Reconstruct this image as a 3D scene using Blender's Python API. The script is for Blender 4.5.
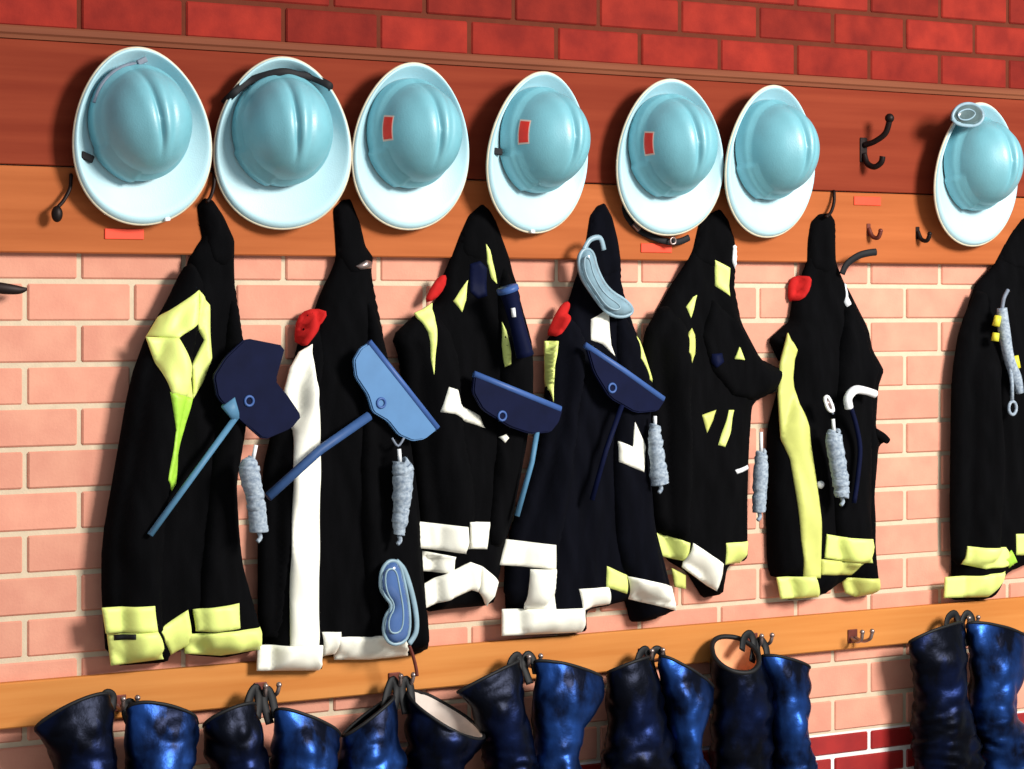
import bpy, bmesh, math, random
import numpy as np
from mathutils import Vector, Matrix, noise
from mathutils.geometry import delaunay_2d_cdt

for o in list(bpy.data.objects):
    bpy.data.objects.remove(o, do_unlink=True)
SC = bpy.context.scene
COL = SC.collection
PI = math.pi

# ------------------------------------------------------------------ camera
F_PX = 2500.0
PSI = math.atan(F_PX / 3938.0)          # the wall runs away to the right
DIST = 5.755
EYE = 1.6
HOR = 308.0
FWD = Vector((math.sin(PSI), math.cos(PSI), 0))
RGT = Vector((math.cos(PSI), -math.sin(PSI), 0))
CAMP = -DIST * FWD + Vector((0, 0, EYE))
cam = bpy.data.cameras.new('camera')
camo = bpy.data.objects.new('camera', cam)
COL.objects.link(camo)
cam.sensor_width = 36.0
cam.lens = F_PX / 1024 * 36.0
cam.shift_y = -(384.5 - HOR) / 1024
cam.clip_end = 100
camo.location = CAMP
camo.rotation_euler = (PI / 2, 0, -PSI)
SC.camera = camo

# ------------------------------------------------------------------ world, light, exposure
w = bpy.data.worlds.new('World')
SC.world = w
w.use_nodes = True
w.node_tree.nodes['Background'].inputs[0].default_value = (0.86, 0.93, 1.0, 1)
w.node_tree.nodes['Background'].inputs[1].default_value = 0.46

def area_light(name, loc, target, size, size_y, energy, color):
    l = bpy.data.lights.new(name, 'AREA')
    l.shape = 'RECTANGLE'; l.size = size; l.size_y = size_y
    l.energy = energy; l.color = color
    o = bpy.data.objects.new(name, l); COL.objects.link(o)
    o.location = loc
    o.rotation_euler = (Vector(target) - Vector(loc)).to_track_quat('-Z', 'Y').to_euler()
    return o
# key light, source unseen, to the right of and above the camera
area_light('unseen_key_light', (2.1, -5.4, 3.7), (0.2, 0, 1.4), 1.7, 1.5, 600, (1.0, 0.965, 0.91))

SC.view_settings.view_transform = 'Standard'
SC.view_settings.look = 'None'
SC.view_settings.exposure = 0.06
SC.view_settings.gamma = 1.0
SC.view_settings.use_curve_mapping = False

# ------------------------------------------------------------------ pixel of the photo -> point on the plane d metres in front of the wall
def at(px, py, d=0.0):
    v = FWD * F_PX + RGT * (px - 512.0) + Vector((0, 0, 1)) * (HOR - py)
    t = (-d - CAMP.y) / v.y
    return CAMP + v * t

# ------------------------------------------------------------------ materials
def s2l(c):
    return tuple(((x / 255) / 12.92 if x / 255 <= 0.04045 else ((x / 255 + 0.055) / 1.055) ** 2.4) for x in c)

def mat(name, rgb, rough=0.6, spec=0.5, var=0.0, scale=(20, 20, 20), bump=0.0, bscale=200, metal=0.0,
        rnd=0.0, coat=0.0, alpha=1.0, rgb2=None, trans=0.0, spectint=None, sheen=0.0, ramp=(.3, .7)):
    m = bpy.data.materials.new(name); m.use_nodes = True
    nt = m.node_tree; N = nt.nodes; L = nt.links
    b = N['Principled BSDF']
    c = s2l(rgb)
    b.inputs['Roughness'].default_value = rough
    b.inputs['Metallic'].default_value = metal
    b.inputs['Specular IOR Level'].default_value = spec
    b.inputs['Coat Weight'].default_value = coat
    b.inputs['Coat Roughness'].default_value = 0.25
    b.inputs['Alpha'].default_value = alpha
    b.inputs['Transmission Weight'].default_value = trans
    b.inputs['Sheen Weight'].default_value = sheen
    if spectint: b.inputs['Specular Tint'].default_value = (*spectint, 1)
    tc = N.new('ShaderNodeTexCoord')
    mp = N.new('ShaderNodeMapping'); mp.inputs['Scale'].default_value = scale
    L.new(tc.outputs['Object'], mp.inputs['Vector'])
    nz = N.new('ShaderNodeTexNoise'); nz.inputs['Scale'].default_value = 1.0
    nz.inputs['Detail'].default_value = 5
    src = mp.outputs['Vector']
    if rnd:
        oi = N.new('ShaderNodeObjectInfo')
        ad = N.new('ShaderNodeVectorMath'); ad.operation = 'MULTIPLY_ADD'
        ad.inputs[1].default_value = (1, 1, 1)
        cb = N.new('ShaderNodeCombineXYZ')
        ml = N.new('ShaderNodeMath'); ml.operation = 'MULTIPLY'; ml.inputs[1].default_value = 37.0
        L.new(oi.outputs['Random'], ml.inputs[0])
        for k in range(3): L.new(ml.outputs[0], cb.inputs[k])
        L.new(src, ad.inputs[0]); L.new(cb.outputs[0], ad.inputs[2])
        src = ad.outputs[0]
    L.new(src, nz.inputs['Vector'])
    mx = N.new('ShaderNodeMix'); mx.data_type = 'RGBA'
    c2 = s2l(rgb2) if rgb2 else tuple(x * (1 - var) for x in c)
    mx.inputs[6].default_value = (*c, 1); mx.inputs[7].default_value = (*c2, 1)
    rmp = N.new('ShaderNodeMapRange'); rmp.inputs[1].default_value = ramp[0]; rmp.inputs[2].default_value = ramp[1]
    L.new(nz.outputs['Fac'], rmp.inputs[0])
    L.new(rmp.outputs[0], mx.inputs[0])
    out = mx.outputs[2]
    if rnd:
        hs = N.new('ShaderNodeHueSaturation')
        mr = N.new('ShaderNodeMapRange'); mr.inputs[3].default_value = 1 - rnd; mr.inputs[4].default_value = 1 + rnd
        L.new(oi.outputs['Random'], mr.inputs[0]); L.new(mr.outputs[0], hs.inputs['Value'])
        L.new(out, hs.inputs['Color']); out = hs.outputs[0]
    L.new(out, b.inputs['Base Color'])
    if bump:
        n2 = N.new('ShaderNodeTexNoise'); n2.inputs['Scale'].default_value = bscale; n2.inputs['Detail'].default_value = 4
        L.new(tc.outputs['Object'], n2.inputs['Vector'])
        bp = N.new('ShaderNodeBump'); bp.inputs['Strength'].default_value = bump; bp.inputs['Distance'].default_value = 0.002
        L.new(n2.outputs['Fac'], bp.inputs['Height']); L.new(bp.outputs[0], b.inputs['Normal'])
    return m

M = {}
M['brick_pink'] = mat('pale_salmon_brick', (206, 139, 118), .85, .2, scale=(14, 14, 14), bump=.35, bscale=160, rnd=.07, rgb2=(217, 153, 129))
M['brick_red'] = mat('red_brick', (140, 41, 30), .85, .12, scale=(16, 16, 16), bump=.35, bscale=160, rnd=.22, rgb2=(114, 31, 25))
M['brick_dark'] = mat('glazed_dark_red_brick', (152, 34, 32), .45, .4, scale=(16, 16, 16), bump=.2, bscale=120, rnd=.15, rgb2=(130, 26, 28))
M['mortar'] = mat('cream_mortar', (208, 190, 164), .95, .1, .1, (40, 40, 40), .4, 220)
M['mortar_dark'] = mat('tan_mortar', (96, 46, 32), .95, .1, .15, (40, 40, 40), .4, 220)
M['mortar_white'] = mat('white_mortar', (232, 226, 222), .95, .1, .06, (40, 40, 40), .4, 220)
M['wood_dark'] = mat('red_brown_wood', (132, 56, 36), .75, .06, scale=(1.6, 30, 34), bump=.1, bscale=60, rgb2=(116, 44, 28))
M['wood_light'] = mat('orange_brown_wood', (178, 100, 56), .7, .08, scale=(1.6, 30, 34), bump=.1, bscale=60, rgb2=(158, 84, 44))
M['wood_rail'] = mat('golden_wood', (202, 134, 72), .7, .08, scale=(1.6, 30, 40), bump=.1, bscale=60, rgb2=(188, 116, 56))
M['wood_mould'] = mat('dull_brown_moulding', (126, 72, 48), .75, .15, scale=(1.6, 30, 34), rgb2=(108, 56, 38))
M['concrete'] = mat('concrete', (150, 146, 140), .8, .3, .2, (3, 3, 3), .2, 80)
M['plaster'] = mat('plaster', (205, 200, 192), .9, .2, .05, (3, 3, 3))
M['iron'] = mat('dark_iron', (32, 20, 18), .5, .4, .3, (60, 60, 60), metal=.6)
M['iron_rust'] = mat('rusty_iron', (112, 52, 40), .55, .4, .3, (80, 80, 80), metal=.4)
M['steel'] = mat('worn_steel', (170, 150, 145), .35, .5, .3, (80, 80, 80), metal=.8)
M['shell'] = mat('white_shell_cyan_cast', (110, 174, 187), .46, .9, .1, (25, 25, 25), .25, 320, coat=.1)  # same white shell as the brim; the cooler cyan cast is painted in
M['brim'] = mat('pale_white_brim', (180, 216, 225), .5, .5, .05, (18, 18, 18), .2, 320)
M['trim'] = mat('cream_edge', (214, 202, 176), .6, .3, .2, (60, 60, 60))
M['sticker'] = mat('red_sticker', (238, 50, 34), .5, .4, .15, (60, 60, 60))
M['sticker_edge'] = mat('pale_sticker_edge', (226, 196, 180), .5, .4, .1, (60, 60, 60))
M['black'] = mat('black_webbing', (20, 20, 24), .7, .3, .3, (90, 90, 90))
M['cloth'] = mat('black_wool_cloth', (8, 8, 10), .95, .05, .4, (50, 50, 12), .4, 500)
M['cloth_navy'] = mat('navy_black_cloth', (8, 9, 17), .95, .06, .4, (50, 50, 12), .4, 500)
M['lime'] = mat('lime_yellow_tape', (228, 240, 134), .5, .4, .08, (30, 30, 30), .15, 400)
M['cream'] = mat('cream_white_tape', (251, 249, 234), .5, .4, .05, (30, 30, 30), .15, 400)
M['olive'] = mat('yellow_green_tape', (204, 208, 112), .5, .4, .1, (30, 30, 30), .15, 400)
M['green'] = mat('bright_green_tape', (170, 222, 70), .5, .4, .1, (30, 30, 30), .15, 400)
M['redcloth'] = mat('red_lining_cloth', (186, 28, 26), .85, .2, .15, (60, 60, 60), .2, 300)
M['plate_lit'] = mat('navy_plate_lit', (80, 124, 170), .5, .25, .12, (22, 22, 22))  # navy plate again; gloss from facing the light painted as lighter blue
M['plate_navy'] = mat('navy_plate', (12, 18, 48), .6, .06, .3, (22, 22, 22))
M['plate_edge'] = mat('blue_edge', (58, 90, 150), .45, .3, .12, (40, 40, 40))
M['handle_blue'] = mat('blue_handle', (52, 82, 130), .5, .25, .15, (50, 50, 50))
M['handle_pale'] = mat('pale_blue_handle', (80, 126, 158), .5, .25, .15, (50, 50, 50))
M['grey'] = mat('grey_plaited_cord', (172, 184, 194), .75, .2, scale=(120, 120, 160), bump=.6, bscale=180, rgb2=(112, 126, 144))
M['grey_dk'] = mat('slate_grey_rubber', (120, 130, 146), .6, .4, .3, (60, 60, 60), .3, 200)
M['white'] = mat('white_plastic', (236, 238, 240), .4, .5, .05, (60, 60, 60))
M['lens'] = mat('blue_clear_lens', (66, 98, 152), .12, .6, .2, (25, 25, 25), coat=.5)
M['lens_pale'] = mat('pale_clear_lens', (128, 158, 172), .12, .6, .3, (30, 30, 30), coat=.5)
M['lens_dark'] = mat('smoky_clear_lens', (84, 104, 106), .15, .6, .4, (40, 40, 40), coat=.4)
M['goggle_rim'] = mat('pale_goggle_rim', (140, 168, 182), .4, .5, .25, (40, 40, 40))
M['leather'] = mat('black_leather_blue_sheen', (36, 76, 150), .36, .5, scale=(11, 11, 7), bump=.5, bscale=60, rgb2=(5, 10, 28), metal=.9, ramp=(.34, .60))  # black leather; blue noise patches stand in for reflected sheen
M['leather_blk'] = mat('black_leather', (15, 31, 74), .36, .5, scale=(11, 11, 7), bump=.5, bscale=60, rgb2=(5, 8, 20), metal=.9, ramp=(.24, .54))
M['strap_leather'] = mat('black_strap_leather', (10, 10, 14), .6, .3, .3, (40, 40, 40))
M['lining_cream'] = mat('cream_boot_lining', (214, 200, 190), .85, .2, .1, (40, 40, 40))
M['lining_tan'] = mat('tan_boot_lining', (236, 168, 122), .85, .2, .2, (30, 30, 30))
M['sole'] = mat('black_rubber_sole', (18, 18, 20), .8, .3, .2, (40, 40, 40))
M['redtag'] = mat('orange_red_name_tag', (240, 74, 44), .6, .3, .12, (50, 50, 50))
M['yellow'] = mat('yellow_plastic', (222, 214, 60), .5, .4, .1, (50, 50, 50))

# ------------------------------------------------------------------ helpers
def link(name, me, material, parent=None, smooth=False):
    o = bpy.data.objects.new(name, me); COL.objects.link(o)
    if material is not None and not me.materials:
        me.materials.append(M[material] if isinstance(material, str) else material)
    if parent is not None:
        o.parent = parent
        o.matrix_parent_inverse = Matrix.Identity(4)
    if smooth:
        for p in me.polygons: p.use_smooth = True
    return o

def from_bm(name, bm, material, parent=None, smooth=False):
    bmesh.ops.recalc_face_normals(bm, faces=bm.faces)
    me = bpy.data.meshes.new(name); bm.to_mesh(me); bm.free()
    return link(name, me, material, parent, smooth)

def from_py(name, v, f, material, parent=None, smooth=False):
    me = bpy.data.meshes.new(name); me.from_pydata([tuple(p) for p in v], [], f); me.update()
    bm = bmesh.new(); bm.from_mesh(me)
    bmesh.ops.recalc_face_normals(bm, faces=bm.faces)
    bm.to_mesh(me); bm.free()
    return link(name, me, material, parent, smooth)

def tag(o, label, cat, group=None, kind=None):
    if label: o['label'] = label
    if cat: o['category'] = cat
    if group: o['group'] = group
    if kind: o['kind'] = kind
    return o

def thing(name, loc, label, cat, group=None):
    o = bpy.data.objects.new(name, None); COL.objects.link(o)
    o.empty_display_size = 0.03
    o.location = loc
    return tag(o, label, cat, group)

def box_bm(x0, x1, y0, y1, z0, z1, bev=0.0, seg=1):
    bm = bmesh.new()
    bmesh.ops.create_cube(bm, size=1)
    for v in bm.verts:
        v.co = Vector((x0 + (v.co.x + .5) * (x1 - x0), y0 + (v.co.y + .5) * (y1 - y0), z0 + (v.co.z + .5) * (z1 - z0)))
    if bev:
        bmesh.ops.bevel(bm, geom=bm.edges[:], offset=bev, segments=seg, affect='EDGES', profile=.5)
    return bm

def child_local(parent, pts):
    """world points -> the parent's local space (things are moved, not turned, when this is used)"""
    l = parent.location
    return [Vector(p) - l for p in pts]

def catmull(P, n=8, closed=False):
    P = [Vector(p) for p in P]
    out = []
    m = len(P)
    rng = range(m) if closed else range(m - 1)
    for i in rng:
        if closed:
            a, b, c, d = P[(i - 1) % m], P[i], P[(i + 1) % m], P[(i + 2) % m]
        else:
            a, b, c, d = P[max(i - 1, 0)], P[i], P[i + 1], P[min(i + 2, m - 1)]
        for k in range(n):
            t = k / n
            out.append(0.5 * ((2 * b) + (c - a) * t + (2 * a - 5 * b + 4 * c - d) * t * t + (3 * b - a - 3 * c + d) * t ** 3))
    if not closed: out.append(P[-1])
    return out

def tube_geo(P, R, n=10, closed=False, flat=1.0):
    P = [Vector(p) for p in P]
    m = len(P)
    if not hasattr(R, '__len__'): R = [R] * m
    V = []; Fc = []
    up = Vector((0, -1, 0.013))
    for i in range(m):
        a = P[(i - 1) % m] if closed else P[max(i - 1, 0)]
        b = P[(i + 1) % m] if closed else P[min(i + 1, m - 1)]
        t = (b - a).normalized()
        s = t.cross(up)
        if s.length < 1e-4: s = t.cross(Vector((0, 0, 1)))
        s.normalize(); u = s.cross(t).normalized()
        for k in range(n):
            q = 2 * PI * k / n
            V.append(P[i] + s * math.cos(q) * R[i] + u * math.sin(q) * R[i] * flat)
    for i in range(m if closed else m - 1):
        j = (i + 1) % m
        for k in range(n):
            l = (k + 1) % n
            Fc.append((i * n + k, i * n + l, j * n + l, j * n + k))
    if not closed:
        Fc.append(tuple(range(n - 1, -1, -1))); Fc.append(tuple((m - 1) * n + k for k in range(n)))
    return V, Fc

def tube(name, P, R, material, parent, n=10, closed=False, flat=1.0, smooth_pts=0):
    if smooth_pts:
        if hasattr(R, '__len__'):
            q = catmull([Vector((r, 0, 0)) for r in R], smooth_pts, closed); R = [v.x for v in q]
        P = catmull(P, smooth_pts, closed)
    V, Fc = tube_geo(P, R, n, closed, flat)
    return from_py(name, child_local(parent, V), Fc, material, parent, True)

# --- polygons in the wall plane (x, z)
def chaikin(P, it=1, keep=0.25):
    for _ in range(it):
        Q = []
        n = len(P)
        for i in range(n):
            a, b = P[i], P[(i + 1) % n]
            Q.append((a[0] * (1 - keep) + b[0] * keep, a[1] * (1 - keep) + b[1] * keep))
            Q.append((a[0] * keep + b[0] * (1 - keep), a[1] * keep + b[1] * (1 - keep)))
        P = Q
    return P

def resample(P, step):
    out = []
    n = len(P)
    for i in range(n):
        a, b = P[i], P[(i + 1) % n]
        L = math.hypot(b[0] - a[0], b[1] - a[1])
        k = max(1, int(round(L / step)))
        for j in range(k):
            t = j / k
            out.append((a[0] + (b[0] - a[0]) * t, a[1] + (b[1] - a[1]) * t))
    return out

def sdist(P, pts):
    """signed distance (positive inside) from pts (n,2) to the closed polygon P"""
    P = np.asarray(P); Q = np.roll(P, -1, 0)
    pts = np.asarray(pts, dtype=float)
    d = np.full(len(pts), 1e9); ins = np.zeros(len(pts), bool)
    for a, b in zip(P, Q):
        ab = b - a; l2 = max(ab @ ab, 1e-12)
        t = np.clip(((pts - a) @ ab) / l2, 0, 1)
        pr = a + t[:, None] * ab
        d = np.minimum(d, np.hypot(*(pts - pr).T))
        c = (a[1] > pts[:, 1]) != (b[1] > pts[:, 1])
        den = (b[1] - a[1]) if abs(b[1] - a[1]) > 1e-12 else 1e-12
        xi = a[0] + (pts[:, 1] - a[1]) * (b[0] - a[0]) / den
        ins ^= c & (pts[:, 0] < xi)
    return np.where(ins, d, -d)

class Pillow:
    """A soft padded shape with an outline in the wall plane, real thickness and folds.
    base(pts)->distance of its back from the wall."""
    def __init__(self, poly, base, T, R, fold=0.0, seed=0, fscale=(16, 3.2), soft=1, back=0.006, step=0.009, keep=.25):
        self.poly = resample(chaikin(poly, soft, keep) if soft else poly, step); self.tf = None
        self.base = base; self.T = T; self.R = R; self.fold = fold; self.seed = seed; self.fs = fscale
        self.back = back; self.step = step
    def b(self, pts):
        return self.base(pts) if callable(self.base) else np.full(len(pts), float(self.base))
    def raise_(self, pts, e):
        q = np.clip(e / self.R, 0, 1)
        h = self.T * np.sqrt(np.maximum(0, 1 - (1 - q) ** 2))
        if self.tf is not None: h = h * self.tf(pts)
        if self.fold:
            nz = np.array([noise.noise(Vector((p[0] * self.fs[0] + 2.5 * noise.noise(Vector((p[1] * 2.2, p[0] * 3, self.seed + 7))), p[1] * self.fs[1], self.seed)))
                           + .5 * noise.noise(Vector((p[0] * self.fs[0] * 1.9 + p[1] * 9, p[1] * self.fs[1] * 2.4, self.seed + 3.3))) for p in pts])
            h = h + self.fold * nz * np.clip(e / 0.03, 0, 1)
        return h
    def surf(self, pts):
        """distance of the front from the wall; -1 outside the outline"""
        pts = np.asarray(pts, dtype=float)
        e = sdist(self.poly, pts)
        return np.where(e > 0, self.b(pts) + self.raise_(pts, e), -1.0)
    def build(self, name, material, parent):
        P = np.asarray(self.poly)
        x0, z0 = P.min(0); x1, z1 = P.max(0)
        s = self.step
        g = []
        r = 0
        zz = z0
        while zz < z1:
            xx = x0 + (s / 2 if r % 2 else 0)
            while xx < x1:
                g.append((xx, zz)); xx += s
            zz += s * .866; r += 1
        g = np.array(g) if g else np.zeros((0, 2))
        if len(g):
            e = sdist(P, g); g = g[e > s * .45]
        allp = [Vector(p) for p in P] + [Vector(p) for p in g]
        n = len(P)
        vo, _, fo, *_ = delaunay_2d_cdt(allp, [(i, (i + 1) % n) for i in range(n)], [], 1, 1e-7)
        pts = np.array([(v.x, v.y) for v in vo])
        e = np.maximum(sdist(P, pts), 0)
        e[e < 1e-5] = 0
        b = self.b(pts); h = self.raise_(pts, e)
        m = len(pts)
        V = [Vector((p[0], -(bb + hh), p[1])) for p, bb, hh in zip(pts, b, h)]
        V += [Vector((p[0], -(bb - self.back), p[1])) for p, bb in zip(pts, b)]
        Fc = [tuple(f) for f in fo] + [tuple(i + m for i in reversed(f)) for f in fo]
        cnt = {}
        for f in fo:
            k = len(f)
            for i in range(k):
                a, c = f[i], f[(i + 1) % k]
                key = (min(a, c), max(a, c)); cnt.setdefault(key, []).append((a, c))
        for ls in cnt.values():
            if len(ls) == 1:
                a, c = ls[0]; Fc.append((c, a, a + m, c + m))
        return from_py(name, child_local(parent, V), Fc, material, parent, True)

def pxpoly(px, d):
    out = []
    for p in px:
        v = at(p[0], p[1], d); out.append((v.x, v.z))
    return out

# ================================================================== SETTING
random.seed(4)
Z0 = 1.655; CH = 0.0862; MOD = 0.2373; X0 = -1.181; J = 0.0105
def zrow(k): return Z0 - CH * k
BT = 0.0           # brick faces at y = 0
wall = thing('wall_back', (0, 0, 0), None, None); wall['kind'] = 'structure'
tag(wall, 'long brick wall, pale salmon between the boards, red above and below', None)
XL, XR = -3.2, 3.6
from_bm('mortar_bed', box_bm(XL, XR, .004, .11, .534, 2.1), 'mortar', wall)
from_bm('mortar_bed', box_bm(XL, XR, .004, .11, 2.1, 3.0), 'mortar_dark', wall)
from_bm('mortar_bed', box_bm(XL, XR, .004, .11, 0, .534), 'mortar_white', wall)
bmesh_cache = {}
def brick_mesh(wd, ht, key):
    k = (round(wd, 3), round(ht, 3), key)
    if k not in bmesh_cache:
        bm = box_bm(-wd / 2, wd / 2, 0, .09, -ht / 2, ht / 2, .0035)
        bmesh.ops.recalc_face_normals(bm, faces=bm.faces)
        me = bpy.data.meshes.new('brick'); bm.to_mesh(me); bm.free()
        me.materials.append(M[key]); bmesh_cache[k] = me
    return bmesh_cache[k]
stuff = {'brick_pink': bmesh.new(), 'brick_red': bmesh.new(), 'brick_dark': bmesh.new()}
nb = 0
rows = []
for k in range(-15, 13):
    zt, zb = zrow(k), zrow(k + 1)
    if -6 <= k < -1: continue                     # behind the hook board
    key = 'brick_red' if k < -6 else 'brick_pink'
    rows.append((zt, zb, k, key))
zt = .534; k = 13
while zt > .06:
    zb = zt - .058; rows.append((zt, zb, k, 'brick_dark')); zt = zb; k += 1
for zt, zb, k, key in rows:
    off = X0 + (MOD / 2 if k % 2 else 0)
    n0 = int(math.floor((XL - off) / MOD)) + 1
    n1 = int(math.floor((XR - off) / MOD))
    for n in range(n0, n1):
        xa = off + n * MOD
        xb = xa + MOD
        cx = (xa + xb) / 2; cz = (zt + zb) / 2
        wd = MOD - J; ht = (zt - zb) - J
        near = (-1.42 < cx < 1.78) and (-10 < k < 16)
        if near:
            o = bpy.data.objects.new('brick', brick_mesh(wd, ht, key)); COL.objects.link(o)
            o.parent = wall; o.location = (cx, random.uniform(-.0015, .001), cz); nb += 1
        else:
            b2 = stuff[key]
            r = bmesh.ops.create_cube(b2, size=1)
            for v in r['verts']:
                v.co = Vector((cx + v.co.x * wd, .045 + v.co.y * .09, cz + v.co.z * ht))
for key, b2 in stuff.items():
    if len(b2.verts): tag(from_bm('outer_bricks', b2, key, wall), None, None, kind='stuff')
print('bricks', nb)

fl = from_bm('floor', box_bm(XL, XR, -8, .11, -.1, 0), 'concrete')
tag(fl, 'grey concrete floor below the hanging boots', None, kind='structure')

# upper hook board: moulding, dark plank, light plank
def zp(py, px, d): return at(px, py, d).z
BD = 0.024
board = thing('trim_1', (0, 0, 0), None, None)
tag(board, 'wide wooden board of two planks that carries the helmets', None, kind='structure')
z_top = 2.148; z_mid = 1.891; z_bot = 1.713
from_bm('plank', box_bm(XL, XR, -BD, -.0005, z_mid + .0015, z_top, .002), 'wood_dark', board)
from_bm('plank', box_bm(XL, XR, -BD - .001, -.0005, z_bot, z_mid - .0015, .003), 'wood_light', board)
# stepped moulding along the top
bm = bmesh.new()
prof = [(0, 2.175), (-.030, 2.175), (-.034, 2.171), (-.034, 2.160), (-.030, 2.156), (-.028, 2.1485), (0, 2.1485)]
va = [bm.verts.new((XL, y, z)) for y, z in prof]; vb = [bm.verts.new((XR, y, z)) for y, z in prof]
for i in range(len(prof)):
    j = (i + 1) % len(prof); bm.faces.new((va[i], va[j], vb[j], vb[i]))
bm.faces.new(va); bm.faces.new(vb[::-1])
from_bm('moulding', bm, 'wood_mould', board)
# lower hook rail
rail = from_bm('trim_2', box_bm(XL, XR, -BD, -.0005, .745, .838, .003), 'wood_rail')
tag(rail, 'narrow golden wooden rail that carries the boots', None, kind='structure')

# ================================================================== HELMETS
HX, HZ = .151, .182
def egg(q, s=1.0):
    return (HX * math.cos(q) * (1 - .13 * math.sin(q)) * s, HZ * math.sin(q) * s)
DA, DB, DC, DH = .102, .113, .029, .140
def dome_pt(q, t):
    """q angle, t 0 apex .. 1 base"""
    a = t * PI / 2
    r = math.sin(a); h = math.cos(a) ** .82 if t < 1 else 0.0
    x = DA * r * math.cos(q); z = DB * r * math.sin(q)
    rg = 0.0
    for c, ww, hh in ((-.008, .0055, -.0075), (.012, .011, .006), (.036, .006, -.003), (-.034, .014, .003)):
        cc = c * (0.75 + .35 * (z / DB))
        rg += hh * math.exp(-((x - cc) / ww) ** 2)
    rg *= max(0, min(1, (1 - t) / .25)) * max(0, min(1, (z / DB + .75) / .5))
    sc = 1.0
    if t > .86: sc = 1 + .075 * min(1, (t - .86) / .03)      # moulded step near the base
    if t > .80 and -2.75 < q < -1.9: sc += .05
    return Vector((x * sc, -(.010 + DH * h + rg), z * sc + DC))
def brim_pt(q, t, side=0):
    ax, az = DA * 1.03 * math.cos(q), DB * 1.03 * math.sin(q) + DC
    ex, ez = egg(q)
    y = -(.004 + .034 * (1 + .45 * math.sin(q)) * t ** 1.3 - .014 * max(0, (t - .86) / .14) ** 2)
    return Vector((ax + (ex - ax) * t, y + (.004 if side else 0), az + (ez - az) * t))

def grid_mesh(fn, nu, nv, closed_u=True):
    V = [fn(i / nu, j / nv) for j in range(nv + 1) for i in range(nu)]
    Fc = [(j * nu + i, j * nu + (i + 1) % nu, (j + 1) * nu + (i + 1) % nu, (j + 1) * nu + i) for j in range(nv) for i in range(nu)]
    return V, Fc

def make_helmet_meshes():
    NU = 112
    V, Fc = grid_mesh(lambda u, v: dome_pt(2 * PI * u - PI, max(v, .004)), NU, 34)
    Fc.append(tuple(range(NU)))
    me = {}
    def mk(name, V, Fc, m):
        x = bpy.data.meshes.new(name); x.from_pydata([tuple(p) for p in V], [], Fc); x.update()
        b = bmesh.new(); b.from_mesh(x); bmesh.ops.recalc_face_normals(b, faces=b.faces); b.to_mesh(x); b.free()
        for p in x.polygons: p.use_smooth = True
        x.materials.append(M[m]); me[name] = x
    mk('dome', V, Fc, 'shell')
    V1, F1 = grid_mesh(lambda u, v: brim_pt(2 * PI * u, v), 96, 12)
    V2, F2 = grid_mesh(lambda u, v: brim_pt(2 * PI * u, v, 1), 96, 12)
    k = len(V1)
    Fc = F1 + [tuple(i + k for i in reversed(f)) for f in F2]
    last = 12 * 96
    for i in range(96):
        j = (i + 1) % 96
        Fc.append((last + i, last + j, k + last + j, k + last + i)); Fc.append((j, i, k + i, k + j))
    mk('brim', V1 + V2, Fc, 'brim')
    P = [brim_pt(2 * PI * i / 96, 1) + Vector((0, .002, 0)) for i in range(96)]
    V, Fc = tube_geo(P, .0032, 6, True); mk('edge_trim', V, Fc, 'trim')
    # suspension band inside, standing off the board
    P = [Vector((DA * .86 * math.cos(2 * PI * i / 48), .014, DB * .86 * math.sin(2 * PI * i / 48) + DC)) for i in range(48)]
    V, Fc = tube_geo(P, .011, 8, True, .9); mk('inner_headband', V, Fc, 'black')
    return me
HM = make_helmet_meshes()

def dome_patch(name, q0, q1, t0, t1, off, m, parent, nq=6, nt=4):
    V = []; Fc = []
    for s in (off, -.002):
        for j in range(nt + 1):
            for i in range(nq + 1):
                q = q0 + (q1 - q0) * i / nq; t = t0 + (t1 - t0) * j / nt
                p = dome_pt(q, t); c = Vector((0, -.01, DC)); V.append(p + (p - c).normalized() * s)
    k = (nt + 1) * (nq + 1); W = nq + 1
    for j in range(nt):
        for i in range(nq):
            a = j * W + i
            Fc.append((a, a + 1, a + W + 1, a + W)); Fc.append((k + a, k + a + W, k + a + W + 1, k + a + 1))
    ring = [i for i in range(W)] + [j * W + nq for j in range(1, nt + 1)] + [nt * W + i for i in range(nq - 1, -1, -1)] + [j * W for j in range(nt - 1, 0, -1)]
    for a, b in zip(ring, ring[1:] + ring[:1]): Fc.append((a, b, k + b, k + a))
    return from_py(name, V, Fc, m, parent, False)

def local_tube(name, P, R, m, parent, sp=6, n=8, closed=False, flat=1.0):
    V, Fc = tube_geo(catmull(P, sp, closed) if sp else P, R, n, closed, flat)
    return from_py(name, V, Fc, m, parent, True)

def local_box(name, c, sz, m, parent, rot=0, bev=.002):
    bm = box_bm(-sz[0] / 2, sz[0] / 2, -sz[1] / 2, sz[1] / 2, -sz[2] / 2, sz[2] / 2, bev, 2)
    R = Matrix.Rotation(rot, 4, 'Y')
    for v in bm.verts: v.co = R @ v.co + Vector(c)
    return from_bm(name, bm, m, parent)

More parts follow.
